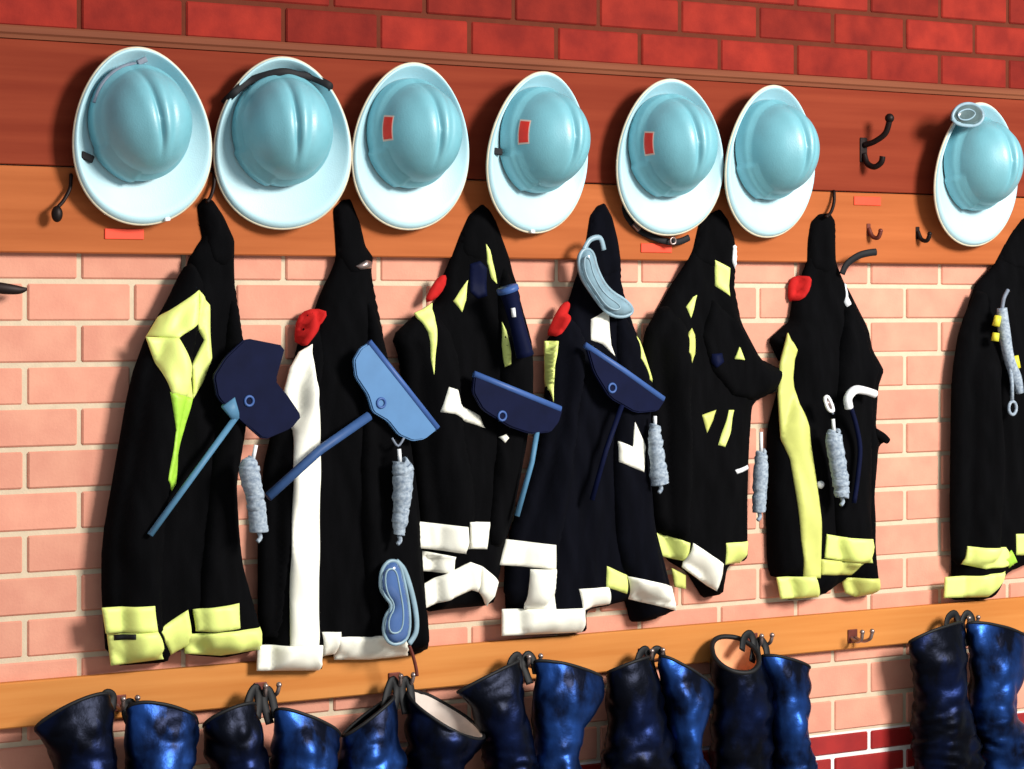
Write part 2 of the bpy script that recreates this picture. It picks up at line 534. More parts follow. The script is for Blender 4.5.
# cx, cy = middle of the brim in the photo; yaw turns the helmet (deg, + to the right), roll tilts it in the wall plane
helmets = [
    (142, 137, -2, -9, 1.00, 'turquoise-cast white full-brim helmet with a small black clip, leftmost in the row'),
    (284, 144, -10, -2, 1.00, 'pale white helmet with a black strap across its top, second from left'),
    (410, 147, 3, 0, 1.0, 'white-brimmed helmet with red sticker and no clip, third from the left'),
    (536, 153, 10, 4, 1.0, 'white-brimmed helmet with both a red sticker and a dark clip'),
    (669, 158, -1, -4, 1.0, 'red-stickered white helmet with chin strap hanging below its brim'),
    (768, 162, 8, 0, 1.0, 'plain white helmet with no sticker beside the empty hook'),
    (974, 175, 5, 1, 1.0, 'white helmet with clear goggles on its brim, rightmost and apart'),
]
HEL = []
for i, (cx, cy, yaw, roll, sc, lab) in enumerate(helmets):
    h = thing('firefighter_helmet', at(cx - 4, cy, .052), lab, 'helmet', 'helmets hanging on the upper board')
    h.rotation_euler = Matrix.Rotation(math.radians(yaw), 4, 'Z').to_3x3().to_4x4().to_euler()
    h.rotation_euler = (Matrix.Rotation(math.radians(yaw), 4, 'Z') @ Matrix.Rotation(math.radians(roll), 4, 'Y')).to_euler()
    h.scale = (sc, sc, sc)
    for nm in ('dome', 'brim', 'edge_trim', 'inner_headband'):
        o = bpy.data.objects.new(nm, HM[nm]); COL.objects.link(o); o.parent = h
    HEL.append(h)
# stickers
for i in (2, 3, 4):
    s = dome_patch('sticker', PI * .90, PI * 1.07, .69, .83, .0008, 'sticker_edge', HEL[i])
    s['label'] = 'red name sticker with pale border'
    dome_patch('sticker_face', PI * .912, PI * 1.058, .703, .817, .0014, 'sticker', s)
# clips
def clip(h, q, t, rot, m='black'):
    p = brim_pt(q, t)
    c = local_box('strap_clip', p + Vector((0, -.004, 0)), (.030, .010, .016), m, h, rot, .003)
    return c
clip(HEL[0], PI * 1.09, .50, .55)
clip(HEL[3], PI * 1.06, .45, 0.0)
# helmet 1: buckle and band at the upper dome edge
P = [dome_pt(PI * a, .93) + Vector((0, -.003, 0)) for a in (.86, .78, .70, .62, .55, .49)]
local_tube('goggle_cord', P, .0045, 'grey_dk', HEL[0], 6)
local_box('buckle', dome_pt(PI * .47, .93) + Vector((0.006, -.006, .004)), (.022, .01, .012), 'grey_dk', HEL[0], -.3)
# helmet 2: black webbing strap over the top
P = [brim_pt(PI * .80, 1.04) + Vector((-.012, .01, -.02)), brim_pt(PI * .80, .95) + Vector((0, -.006, 0)), brim_pt(PI * .72, .4) + Vector((0, -.012, .004)),
     dome_pt(PI * .60, .92) + Vector((0, -.004, .002)), dome_pt(PI * .5, .90) + Vector((0, -.004, .002)), dome_pt(PI * .40, .92) + Vector((0, -.004, .002)),
     brim_pt(PI * .31, .4) + Vector((0, -.012, .006)), brim_pt(PI * .235, .95) + Vector((0, -.006, 0)), brim_pt(PI * .235, 1.03) + Vector((.008, .012, -.01))]
local_tube('goggle_strap', P, .0085, 'black', HEL[1], 6, 8, False, .35)
# helmet 5: chin strap dangling behind and below the brim
P = [(-.115, .030, -.085), (-.105, .026, -.125), (-.075, .020, -.165), (-.035, .016, -.186), (.0, .010, -.198), (.035, .010, -.200), (.065, .012, -.192)]
local_tube('chin_strap', P, .008, 'black', HEL[4], 6, 8, False, .4)
rg = [Vector((.008 + .008 * math.cos(a), -.002, -.197 + .008 * math.sin(a))) for a in [2 * PI * k / 14 for k in range(14)]]
local_tube('strap_ring', rg, .0022, 'steel', HEL[4], 0, 6, True)
local_box('strap_buckle', (-.082, .016, -.158), (.022, .008, .014), 'steel', HEL[4], .8)
# helmets 3, 4: small rivet on the rear edge
for i, q in ((3, -.5 * PI), (0, -.44 * PI)):
    p = brim_pt(q, .985)
    local_box('rim_clip', p + Vector((0, -.003, 0)), (.012, .009, .008), 'white', HEL[i], 0, .002)

# helmet 7: goggles pushed up onto the brim (a separate thing)
def surf_none(d): return lambda pts: np.full(len(pts), d)

# ================================================================== HOOKS
def coat_hook(px, py, label, big=True, rust=False, lean=0.0, group='iron coat hooks on the upper board'):
    p = at(px, py, BD)
    h = thing('coat_hook', (p.x, -BD, p.z), label, 'hook', group)
    m = 'iron_rust' if rust else 'iron'
    s = 1.0 if big else .52
    bp = [(0, -.003 , .020 * s), (0, -.003, -.022 * s)]
    local_box('mounting_plate', (0, -.002, 0), (.022 * s, .004, .062 * s), m, h, 0, .0015)
    if big:
        P = [Vector((0, -.004, .012)), Vector((.012, -.030, .020)), Vector((.026, -.055, .040)), Vector((.030, -.066, .072))]
        V, Fc = tube_geo(catmull(P, 6), .0075, 8); from_py('upper_prong', V, Fc, m, h, True)
        b = bmesh.new(); bmesh.ops.create_uvsphere(b, u_segments=12, v_segments=8, radius=.012)
        for v in b.verts: v.co += Vector((.030, -.066, .077))
        from_bm('prong_ball', b, m, h, True)
        P = [Vector((0, -.004, -.010)), Vector((.000, -.016, -.034)), Vector((.006, -.036, -.044)), Vector((.014, -.052, -.034)), Vector((.016, -.056, -.018))]
        V, Fc = tube_geo(catmull(P, 6), .0075, 8); from_py('lower_prong', V, Fc, m, h, True)
    else:
        P = [Vector((0, -.003, .004)), Vector((.002, -.014, -.016)), Vector((.008, -.028, -.020)), Vector((.012, -.034, -.006))]
        V, Fc = tube_geo(catmull(P, 6), .0055, 8); from_py('lower_prong', V, Fc, m, h, True)
        b = bmesh.new(); bmesh.ops.create_uvsphere(b, u_segments=10, v_segments=7, radius=.0062)
        for v in b.verts: v.co += Vector((.012, -.034, -.003))
        from_bm('prong_ball', b, m, h, True)
    return h
coat_hook(863, 150, 'large dark iron double hook, empty, right of the plain helmet')
coat_hook(868, 230, 'small rusty hook below the orange-red tag on the right', False, True)
coat_hook(917, 233, 'small dark hook at the left of the rightmost helmet', False)
# thin wire hooks ending in a knob / holding jackets
def wire_hook(pts, ball, label, d=.03):
    p0 = at(*pts[0], BD)
    h = thing('wire_hook', (p0.x, -BD, p0.z), label, 'hook', 'wire hooks on the upper board')
    P = [Vector((p0.x, -BD + .001, p0.z))] + [at(p[0], p[1], BD + d * (k + 1) / len(pts)) for k, p in enumerate(pts)]
    tube('wire', P, .0042, 'iron', h, 8, smooth_pts=5)
    if ball:
        b = bmesh.new(); bmesh.ops.create_uvsphere(b, u_segments=14, v_segments=10, radius=1)
        c = at(ball[0], ball[1], BD + d) - h.location
        for v in b.verts: v.co = Vector((v.co.x * .012, v.co.y * .010, v.co.z * .017)) + c
        from_bm('knob', b, 'iron', h, True)
    return h
wire_hook([(71, 176), (70, 188), (64, 200), (58, 207)], (57, 214), 'empty dark hook with round knob at the far left')
wire_hook([(214, 170), (214, 184), (211, 196), (207, 202)], None, 'thin dark hook between the two leftmost helmets')
wire_hook([(834, 192), (834, 202), (831, 212), (826, 217)], None, 'thin dark hook just above the sixth jacket')

# name tags
for (px, py, wd, lab) in ((124, 234, .088, 'orange-red name tag under the leftmost helmet'), (867, 201, .088, 'orange-red name tag above the small rusty hook'),
                          (656, 248, .09, 'orange-red name tag half hidden under the chin-strap helmet')):
    p = at(px, py, BD + .001)
    bm = box_bm(-wd / 2, wd / 2, -.003, 0, -.011, .011, .001)
    t = from_bm('name_tag', bm, 'redtag'); t.location = (p.x, -BD - .001, p.z)
    tag(t, lab, 'tag', 'name tags on the upper board')

# ================================================================== JACKETS
class Jacket:
    def __init__(self, label, body, T=.066, R=.065, d0=.014, seed=1, fold=.014, m='cloth', group='black turnout jackets on the wall'):
        ztop = z_bot
        def base(pts):
            # hangs clear of the board above, falls back to the wall below
            return d0 + np.clip((pts[:, 1] - (ztop - .06)) / .06, 0, 1) * .014
        def thick(pts):
            # thin where it is gathered under the helmet
            return .24 + .76 * np.clip((ztop + .01 - pts[:, 1]) / .28, 0, 1) ** .8
        # the left outline is the edge by the wall, the right one the bulge of the cloth
        n = len(body); A = sum(body[i][0] * body[(i + 1) % n][1] - body[(i + 1) % n][0] * body[i][1] for i in range(n))
        sg = 1 if A > 0 else -1
        poly = []
        for i, p in enumerate(body):
            a, c = body[i - 1], body[(i + 1) % n]
            tx, ty = c[0] - a[0], c[1] - a[1]; L = math.hypot(tx, ty) or 1
            nx = sg * ty / L
            d = d0 + .004
            v = at(p[0], p[1], d)
            th = float(thick(np.array([[v.x, v.z]]))[0]); bb = float(base(np.array([[v.x, v.z]]))[0])
            v = at(p[0], p[1], bb + .002 + .024 * th * max(0, nx)); poly.append((v.x, v.z))
        zb = min(q[1] for q in poly)
        self.o = thing('turnout_jacket', (sum(q[0] for q in poly) / len(poly), -d0, zb), label, 'jacket', group)
        self.mat = m; self.seed = seed; self.nl = 0; self.dm = .06
        P = np.asarray(poly)
        self.g0 = P.min(0) - .06; self.h = .004
        self.nx, self.nz = (np.ceil((P.max(0) - P.min(0) + .12) / self.h).astype(int) + 1)
        gx, gz = np.meshgrid(np.arange(self.nx), np.arange(self.nz), indexing='ij')
        self.G = np.stack([self.g0[0] + gx.ravel() * self.h, self.g0[1] + gz.ravel() * self.h], 1)
        self.H = base(self.G).reshape(self.nx, self.nz); self.K = np.zeros((self.nx, self.nz), bool)
        b = Pillow(poly, base, T, R, fold, seed, keep=.1); b.tf = thick
        self.put(b, 'body', m)
    def put(self, p, name, m, layer=True):
        o = p.build(name, m, self.o)
        if layer:
            P = np.asarray(p.poly); lo = P.min(0) - .005; hi = P.max(0) + .005
            sel = np.where(((self.G >= lo) & (self.G <= hi)).all(1))[0]
            s = p.surf(self.G[sel])
            H = self.H.ravel().copy(); K = self.K.ravel().copy()
            ok = s > 0
            H[sel[ok]] = np.maximum(H[sel[ok]], s[ok]); K[sel[ok]] = True
            self.H = H.reshape(self.nx, self.nz); self.K = K.reshape(self.nx, self.nz)
            self.nl += 1
        return o
    def surf(self, pts, H=None):
        pts = np.asarray(pts, dtype=float)
        H = self.H if H is None else H
        q = (pts - self.g0) / self.h
        i = np.clip(np.floor(q[:, 0]).astype(int), 0, self.nx - 2); j = np.clip(np.floor(q[:, 1]).astype(int), 0, self.nz - 2)
        fx = np.clip(q[:, 0] - i, 0, 1); fz = np.clip(q[:, 1] - j, 0, 1)
        v = (H[i, j] * (1 - fx) * (1 - fz) + H[i + 1, j] * fx * (1 - fz) + H[i, j + 1] * (1 - fx) * fz + H[i + 1, j + 1] * fx * fz)
        ii = np.clip(np.round(q[:, 0]).astype(int), 0, self.nx - 1); jj = np.clip(np.round(q[:, 1]).astype(int), 0, self.nz - 1)
        return np.where(self.K[ii, jj], v, -1.0)
    def conv(self, px):
        d = self.dm
        for _ in range(4):
            poly = pxpoly(px, d); s = self.surf(np.concatenate([resample(poly, .006), interior(poly)])); s = s[s > 0]
            if len(s): d = float(np.median(s))
        out = []
        for p in px:
            dd = d
            for _ in range(5):
                v = at(p[0], p[1], dd); s = self.surf([(v.x, v.z)])[0]
                dd = .5 * dd + .5 * (s if s > d - .03 else d)
            v = at(p[0], p[1], dd); out.append((v.x, v.z))
        return out, d
    def add(self, name, px, T=.03, R=.03, fold=.006, soft=1, m=None, layer=True):
        poly, d = self.conv(px)
        H = self.H
        p = Pillow(poly, lambda pts: np.maximum(self.surf(pts, H), d - .03) - .004, T, R, fold, self.seed + self.nl * 1.7, soft=soft, keep=.2)
        return self.put(p, name, m or self.mat, layer)
    def patch(self, name, px, m, T=.004, soft=0, lift=.001, step=.007, parent=None):
        poly, d = self.conv(px)
        p = Pillow(poly, lambda pts: np.maximum(self.surf(pts), d - .025) + lift, T, .004, 0, 0, soft=soft, back=.004, step=step)
        return p.build(name, m, parent or self.o)
    def depth(self, px):
        poly, d = self.conv(px)
        s = self.surf(np.concatenate([resample(poly, .005), interior(poly)])); s = s[s > 0]
        return float(s.max()) if len(s) else d

def interior(poly, n=12):
    P = np.asarray(poly); x0, z0 = P.min(0); x1, z1 = P.max(0)
    g = np.array([(x0 + (x1 - x0) * i / n, z0 + (z1 - z0) * j / n) for i in range(n + 1) for j in range(n + 1)])
    g = g[sdist(P, g) > 0]
    return g if len(g) else P[:1]

# ---- jacket 1
J1 = Jacket('black jacket with lime diamond-shaped stripe and lime bands, leftmost of the row',
    [(198, 206), (205, 198), (214, 200), (225, 216), (236, 240), (236, 258), (240, 300), (246, 345), (250, 400), (244, 440), (237, 484), (238, 510), (242, 564), (252, 597), (263, 628), (261, 651), (225, 658), (189, 655), (186, 648), (170, 656), (166, 663), (116, 666), (109, 640), (106, 608), (105, 546), (109, 505), (117, 473), (126, 422), (134, 377), (142, 355), (153, 330), (168, 305), (184, 280), (190, 259), (197, 247), (203, 238), (200, 222)], seed=1.3)
J1.add('sleeve', [(190, 268), (172, 306), (155, 332), (137, 382), (122, 470), (109, 545), (109, 600), (114, 664), (162, 660), (160, 600), (168, 500), (180, 420), (196, 340), (206, 285), (200, 262)], .030, .03, .008)
J1.add('sleeve', [(228, 300), (238, 300), (244, 350), (247, 420), (239, 484), (242, 540), (250, 590), (260, 628), (258, 650), (226, 655), (200, 650), (198, 600), (208, 500), (216, 420)], .024, .03, .008)
J1.add('hood', [(199, 206), (206, 199), (214, 201), (224, 217), (235, 241), (234, 258), (226, 268), (212, 262), (206, 240), (201, 222)], .010, .02, .004)
J1.patch('reflective_stripe', [(151, 337), (163, 317), (199, 290), (198, 324), (179, 338)], 'lime')
J1.patch('reflective_stripe', [(199, 290), (210, 305), (212, 358), (204, 380), (193, 399), (192, 366), (204, 340), (198, 324)], 'lime')
J1.patch('reflective_stripe', [(151, 337), (179, 338), (192, 366), (193, 399), (172, 394), (168, 383)], 'lime')
J1.patch('stripe_tail', [(170, 392), (193, 398), (184, 430), (178, 455), (176, 484), (172, 491), (168, 480), (171, 462), (176, 430)], 'green')
J1.patch('hem_band', [(107, 609), (155, 606), (158, 632), (111, 635)], 'lime')
c = J1.patch('hem_band', [(112, 635), (158, 632), (162, 640), (167, 660), (116, 667)], 'lime')
J1.patch('black_tab', [(113, 634.5), (135, 634), (135, 639.5), (113, 640)], 'black', lift=.006)
J1.patch('hem_band', [(161, 632), (188, 610), (190, 645), (171, 655)], 'lime')
J1.patch('hem_band', [(188, 634), (225, 632), (261, 626), (262, 650), (226, 657), (190, 655)], 'lime')
J1.patch('hem_band', [(192, 609), (238, 603), (239, 628), (216, 632), (195, 631)], 'lime', lift=.007)

# ---- jacket 2
J2 = Jacket('black jacket with a tall straight cream stripe, behind the paddle with the painted gloss',
    [(334, 209), (343, 200), (352, 199), (362, 224), (367, 246), (375, 257), (374, 271), (377, 289), (384, 326), (389, 358), (400, 400), (412, 440), (418, 484), (422, 525), (427, 600), (431, 651), (409, 657), (341, 661), (334, 656), (322, 658), (321, 671), (262, 671), (262, 645), (268, 600), (267, 520), (266, 475), (274, 440), (288, 410), (290, 386), (299, 358), (310, 330), (320, 298), (331, 275), (337, 260), (336, 235)], seed=5.1)
J2.add('sleeve', [(366, 300), (378, 300), (388, 360), (398, 402), (409, 442), (414, 486), (418, 526), (424, 600), (428, 648), (400, 652), (372, 640), (362, 560), (360, 440)], .026, .03, .008)
J2.add('sleeve', [(318, 306), (304, 350), (294, 400), (274, 450), (266, 520), (266, 640), (284, 640), (292, 540), (312, 430), (326, 340)], .018, .025, .006)
J2.add('hood', [(334, 210), (343, 201), (351, 200), (361, 224), (366, 246), (373, 257), (371, 270), (352, 276), (340, 262), (336, 236)], .008, .02, .004)
J2.patch('reflective_stripe', [(312, 344), (316, 380), (319, 410), (320, 480), (319, 560), (318, 648), (290, 648), (291, 560), (293, 470), (292, 430), (290, 405), (289, 391), (295, 368), (304, 352)], 'cream', lift=.004)
J2.patch('hem_band', [(262, 646), (322, 645), (321, 671), (261, 672)], 'cream', lift=.006)
J2.patch('hem_band', [(322, 632), (341, 632), (338, 655), (323, 657)], 'cream')
J2.patch('hem_band', [(338, 637), (372, 637), (400, 632), (408, 656), (375, 661), (340, 661)], 'cream')
J2.patch('red_lining', [(302, 318), (312, 309), (325, 309), (326, 318), (314, 336), (304, 348), (299, 340)], 'redcloth', soft=1, T=.006, lift=.004)
J2.patch('buckle', [(356, 266), (366, 260), (373, 262), (372, 268), (360, 270)], 'steel', T=.006)

# ---- jacket 3
J3 = Jacket('black jacket with cream zigzag hem bands, third from the left',
    [(483, 204), (491, 210), (498, 222), (506, 244), (515, 271), (521, 289), (524, 307), (534, 342), (534, 400), (527, 450), (514, 520), (506, 548), (500, 580), (492, 606), (450, 609), (428, 612), (425, 590), (423, 523), (418, 484), (412, 440), (406, 380), (404, 357), (395, 337), (420, 312), (437, 302), (449, 265), (461, 235), (470, 215)], seed=9.2)
J3.add('sleeve', [(440, 306), (422, 316), (400, 337), (408, 358), (411, 400), (420, 460), (426, 522), (430, 560), (470, 556), (476, 500), (462, 420), (456, 340)], .026, .03, .008)
J3.add('sleeve', [(503, 262), (516, 282), (522, 310), (531, 345), (530, 400), (522, 450), (510, 520), (502, 548), (486, 545), (494, 470), (500, 380), (496, 300)], .024, .025, .008)
J3.add('hood', [(483, 205), (490, 211), (497, 223), (504, 244), (500, 258), (480, 262), (462, 256), (461, 236), (470, 216)], .008, .02, .004)
J3.patch('reflective_stripe', [(420, 313), (429, 309), (438, 303), (437, 330), (434, 375), (431, 360), (428, 332)], 'lime')
J3.patch('reflective_stripe', [(453, 301), (468, 280), (466, 300), (462, 312)], 'lime')
J3.patch('reflective_stripe', [(486, 244), (490, 250), (495, 272), (497, 284), (491, 278), (487, 262)], 'lime')
J3.patch('reflective_stripe', [(502, 322), (506, 330), (511, 352), (511, 364), (505, 367), (502, 345)], 'lime')
J3.patch('reflective_stripe', [(440, 412), (449, 387), (458, 390), (461, 404), (480, 416), (485, 428), (466, 422), (455, 414)], 'cream')
J3.patch('reflective_stripe', [(499, 437), (506, 434), (509, 438), (505, 443)], 'cream')
J3.patch('red_lining', [(429, 303), (438, 284), (446, 275), (452, 275), (450, 288), (440, 300)], 'redcloth', soft=1, T=.006, lift=.004)
J3.patch('shoulder_patch', [(470, 264), (480, 261), (487, 268), (487, 296), (478, 299), (470, 292)], 'plate_navy')
J3.patch('hem_band', [(422, 522), (468, 527), (466, 554), (445, 551), (424, 549)], 'cream')
J3.patch('hem_band', [(469, 522), (489, 522), (486, 549), (468, 549)], 'cream', lift=.005)
J3.patch('hem_band', [(425, 551), (456, 557), (454, 574), (426, 572)], 'cream')
J3.patch('hem_band', [(427, 586), (470, 562), (481, 566), (478, 592), (471, 590), (429, 610)], 'cream', lift=.004)
J3.patch('hem_band', [(481, 566), (498, 582), (492, 607), (478, 592)], 'cream', lift=.006)

# ---- jacket 4
J4 = Jacket('navy-black jacket with a cream block-shaped hem and goggles hung at its collar',
    [(591, 216), (598, 206), (606, 203), (614, 217), (620, 241), (624, 283), (633, 321), (645, 357), (654, 385), (652, 420), (650, 450), (655, 520), (669, 576), (677, 612), (647, 622), (632, 622), (626, 600), (610, 606), (586, 612), (584, 634), (508, 636), (506, 566), (508, 545), (514, 530), (530, 480), (546, 420), (549, 380), (548, 341), (564, 318), (574, 290), (583, 262), (588, 236)], seed=14.6, m='cloth_navy')
J4.add('sleeve', [(572, 310), (556, 342), (554, 400), (545, 450), (530, 500), (516, 542), (512, 606), (552, 606), (560, 540), (574, 460), (584, 380), (584, 330)], .026, .03, .008)
J4.add('sleeve', [(624, 300), (634, 330), (644, 360), (650, 390), (646, 450), (651, 520), (664, 574), (672, 604), (634, 596), (618, 560), (612, 470), (616, 370)], .026, .03, .010)
J4.add('hood', [(592, 217), (598, 208), (605, 204), (613, 218), (619, 242), (622, 270), (606, 280), (588, 268), (589, 237)], .008, .02, .004)
J4.patch('reflective_stripe', [(549, 341), (557, 341), (553.5, 365), (552, 402), (549.5, 380)], 'lime', lift=.007, step=.005)
J4.patch('reflective_stripe', [(591, 319), (609, 309), (611, 345), (615, 356), (602, 344), (591, 340)], 'cream')
J4.patch('reflective_stripe', [(637, 336), (642, 340), (648, 363), (654, 384), (647, 378), (640, 358)], 'lime')
J4.patch('reflective_stripe', [(618, 441), (633, 447), (635, 422), (646, 447), (644, 472), (619, 462)], 'cream')
J4.patch('red_lining', [(552, 335), (560, 316), (568, 303), (575, 301), (575, 310), (568, 324), (558, 337)], 'redcloth', soft=1, T=.006, lift=.004)
J4.patch('hem_band', [(512, 540), (556, 545), (556, 569), (505, 566)], 'cream')
J4.patch('hem_band', [(530, 569), (556, 569), (556, 611), (530, 610)], 'cream', lift=.003)
J4.patch('hem_band', [(507, 610), (584, 608), (584, 633), (507, 637)], 'cream', lift=.005)
J4.patch('hem_band', [(579, 589), (609, 587), (610, 604), (583, 611)], 'cream')
J4.patch('hem_band', [(607, 566), (627, 575), (627, 594), (606, 587)], 'lime')
J4.patch('hem_band', [(627, 576), (675, 587), (677, 611), (628, 599)], 'cream', lift=.003)

# ---- jacket 5
J5 = Jacket('black jacket with scattered small lime marks, between the goggles jacket and the striped sixth jacket',
    [(700, 223), (710, 214), (721, 209), (730, 220), (737, 241), (737, 289), (743, 322), (760, 357), (783, 368), (776, 393), (753, 405), (751, 440), (749, 485), (748, 541), (746, 562), (728, 567), (723, 596), (704, 598), (688, 572), (668, 560), (656, 528), (652, 470), (653, 420), (650, 385), (645, 342), (647, 331), (664, 301), (682, 271), (694, 250)], seed=19.4)
J5.add('sleeve', [(712, 296), (738, 322), (756, 356), (780, 369), (774, 391), (752, 401), (732, 396), (712, 372), (702, 336)], .018, .02, .005, soft=0)
J5.add('sleeve', [(672, 300), (652, 336), (652, 384), (657, 430), (657, 480), (662, 530), (690, 545), (692, 480), (690, 400), (690, 330)], .026, .03, .008)
J5.add('hood', [(701, 224), (710, 216), (720, 211), (729, 222), (735, 242), (735, 262), (714, 270), (695, 258), (695, 250)], .008, .02, .004)
J5.patch('reflective_stripe', [(715, 260), (730, 268), (730, 296), (715, 286)], 'lime')
J5.patch('reflective_stripe', [(686, 307), (693, 297), (697, 295), (694, 308), (691, 318)], 'lime')
J5.patch('reflective_stripe', [(689, 332), (692, 328), (695, 335), (695, 354), (692, 363), (688, 352)], 'olive')
J5.patch('reflective_stripe', [(734, 359), (739, 347), (744, 360)], 'lime', lift=.004)
J5.patch('reflective_stripe', [(702, 415), (716, 410), (713, 420), (707, 433)], 'olive')
J5.patch('reflective_stripe', [(729, 410), (734, 410), (731, 430), (725, 447), (718, 445)], 'lime')
J5.patch('hem_band', [(658, 531), (690, 543), (684, 561), (667, 557)], 'lime')
J5.patch('hem_band', [(693, 543), (723, 564), (716, 591), (688, 568)], 'cream', lift=.003)
J5.patch('hem_band', [(726, 543), (748, 541), (746, 564), (725, 565)], 'lime')
J5.patch('hem_band', [(678, 569), (692, 576), (692, 590), (681, 588)], 'olive')
J5.patch('collar_strap', [(733, 246), (737, 244), (738, 258), (735, 269), (732, 262)], 'white', T=.006)

# ---- jacket 6
J6 = Jacket('black jacket with a long curved yellow-green stripe, second from the right',
    [(812, 222), (820, 214), (831, 213), (837, 221), (838, 262), (844, 277), (850, 289), (869, 327), (873, 349), (885, 370), (878, 388), (877, 428), (889, 440), (879, 449), (875, 495), (876, 540), (880, 594), (852, 596), (845, 577), (818, 598), (787, 600), (781, 578), (772, 576), (769, 563), (767, 495), (769, 428), (780, 388), (783, 366), (770, 340), (791, 321), (794, 300), (808, 264), (809, 240)], seed=23.8)
J6.add('sleeve', [(846, 296), (864, 330), (868, 350), (879, 370), (872, 390), (871, 430), (870, 500), (871, 560), (846, 572), (834, 540), (834, 440), (838, 360)], .028, .03, .008)
J6.add('hood', [(812, 223), (820, 216), (830, 215), (836, 223), (837, 262), (828, 276), (811, 268), (810, 240)], .008, .02, .004)
J6.patch('reflective_stripe', [(794, 333), (797, 350), (799, 378), (799, 404), (809, 428), (815, 475), (821, 522), (820, 578), (803, 578), (801, 540), (796, 495), (790, 460), (787, 438), (784, 394), (786, 364)], 'olive', lift=.003)
J6.patch('hem_band', [(782, 578), (814, 576), (817, 597), (786, 600)], 'lime', lift=.006)
J6.patch('hem_band', [(826, 534), (850, 538), (872, 539), (872, 563), (850, 562), (824, 558)], 'lime', lift=.005)
J6.patch('hem_band', [(821, 559), (865, 563), (852, 575), (821, 575)], 'olive')
J6.patch('hem_band', [(847, 578), (879, 578), (879, 595), (862, 598), (852, 594)], 'olive')
J6.patch('red_lining', [(795, 280), (803, 275), (811, 277), (810, 288), (802, 300), (794, 302)], 'redcloth', soft=1, T=.006, lift=.004)
V6 = [at(842, 274, .055), at(847, 264, .06), at(858, 256, .07), at(868, 253, .078), at(876, 252, .08)]
tube('collar_strap', V6, .009, 'black', J6.o, 8, flat=.5, smooth_pts=5)
tube('side_tab', [at(874, 432, .06), at(882, 437, .066), at(888, 441, .068)], [.012, .012, .008], 'cloth', J6.o, 10, smooth_pts=4)
J6.patch('button', [(818, 481), (823, 481), (824.5, 485), (822, 489), (818, 488), (817, 484)], 'white', T=.007, soft=1)

J6.patch('white_hook', [(845, 283), (848, 284), (848, 297), (851, 303), (847, 307), (844, 302), (846, 296)], 'white', T=.005)
J5.patch('white_tab', [(735, 470), (748, 465), (749, 469), (737, 474)], 'white')
J5.patch('navy_badge', [(712, 354), (722, 353), (724, 362), (716, 368), (711, 362)], 'plate_navy')
# ---- jacket 7
J7 = Jacket('black jacket cut by the right edge, under the rightmost helmet',
    [(1024, 218), (1040, 216), (1052, 232), (1056, 268), (1066, 320), (1076, 380), (1078, 460), (1076, 556), (1040, 558), (1014, 570), (1006, 575), (990, 600), (952, 600), (953, 575), (954, 503), (956, 425), (956, 374), (964, 324), (978, 283), (993, 268), (1002, 252), (1012, 234)], seed=28.3)
J7.add('sleeve', [(990, 282), (970, 326), (962, 376), (961, 430), (960, 520), (962, 570), (1000, 560), (1002, 500), (998, 420), (1000, 330)], .028, .03, .008)
J7.add('hood', [(1024, 220), (1040, 218), (1050, 234), (1052, 262), (1030, 274), (1004, 264), (1003, 254), (1013, 236)], .008, .02, .004)
J7.patch('hem_band', [(967, 546), (985, 548), (1005, 547), (1013, 565), (985, 569), (968, 565)], 'lime', lift=.004)
J7.patch('hem_band', [(952, 578), (980, 576), (1005, 571), (988, 597), (951, 599)], 'lime')
J7.patch('hem_band', [(1016, 534), (1045, 533), (1045, 556), (1016, 555)], 'lime')
J7.patch('band_tail', [(1003, 560), (1010, 550), (1016, 562), (1008, 568)], 'green', lift=.006)

# ================================================================== PADDLES
def paddle(label, plate, m, Jk, handle, hr, hm, edge=None, hole=None, ferr=None, lift=.004, th=.010):
    d = Jk.depth(plate) + lift
    poly = pxpoly(plate, d)
    c = (sum(p[0] for p in poly) / len(poly), sum(p[1] for p in poly) / len(poly))
    t = thing('paddle_tool', (c[0], -d, c[1]), label, 'paddle', 'paddle tools hooked over the jackets')
    bm = bmesh.new()
    vs = [bm.verts.new((x - t.location.x, 0, z - t.location.z)) for x, z in chaikin(poly, 1, .12)]
    f = bm.faces.new(vs)
    r = bmesh.ops.extrude_face_region(bm, geom=[f])
    nv = [v for v in r['geom'] if isinstance(v, bmesh.types.BMVert)]
    for v in nv: v.co.y -= th
    bmesh.ops.bevel(bm, geom=[e for e in bm.edges if all(v in nv for v in e.verts)], offset=.003, segments=2, affect='EDGES')
    from_bm('blade', bm, m, t)
    if edge:
        tube('highlight_edge', [at(x, y, d + th * .55) for x, y in edge], .0078, 'plate_edge', t, 8)  # lip with the edge highlight put into its blue colour
    if hole:
        q = at(hole[0], hole[1], d + th)
        rg = [q + Vector((.010 * math.cos(a), -.001, .010 * math.sin(a))) for a in [2 * PI * k / 16 for k in range(16)]]
        tube('grommet', rg, .003, 'plate_edge', t, 6, True)
    P = [at(x, y, d + .004 + (0 if len(h_) < 3 else h_[2])) for h_ in handle for x, y in [h_[:2]]]
    tube('handle', P, hr, hm, t, 10)
    if ferr:
        q = at(*ferr[0], d + th); r = at(*ferr[1], d + th * .6)
        tube('ferrule', [q, r], [.019, .010], 'handle_pale', t, 10, flat=.45)
    return t, d
T1, dT1 = paddle('dark navy paddle with a thin pale blue handle on the leftmost jacket',
       [(244, 338), (284, 346), (274, 381), (283, 392), (300, 416), (290, 428), (262, 440), (240, 421), (216, 398), (212, 376), (224, 357)], 'plate_navy', J1,
       [(236, 417), (193, 476), (150, 535)], .0068, 'handle_pale', hole=(249, 401), ferr=((228, 402), (237, 419)))
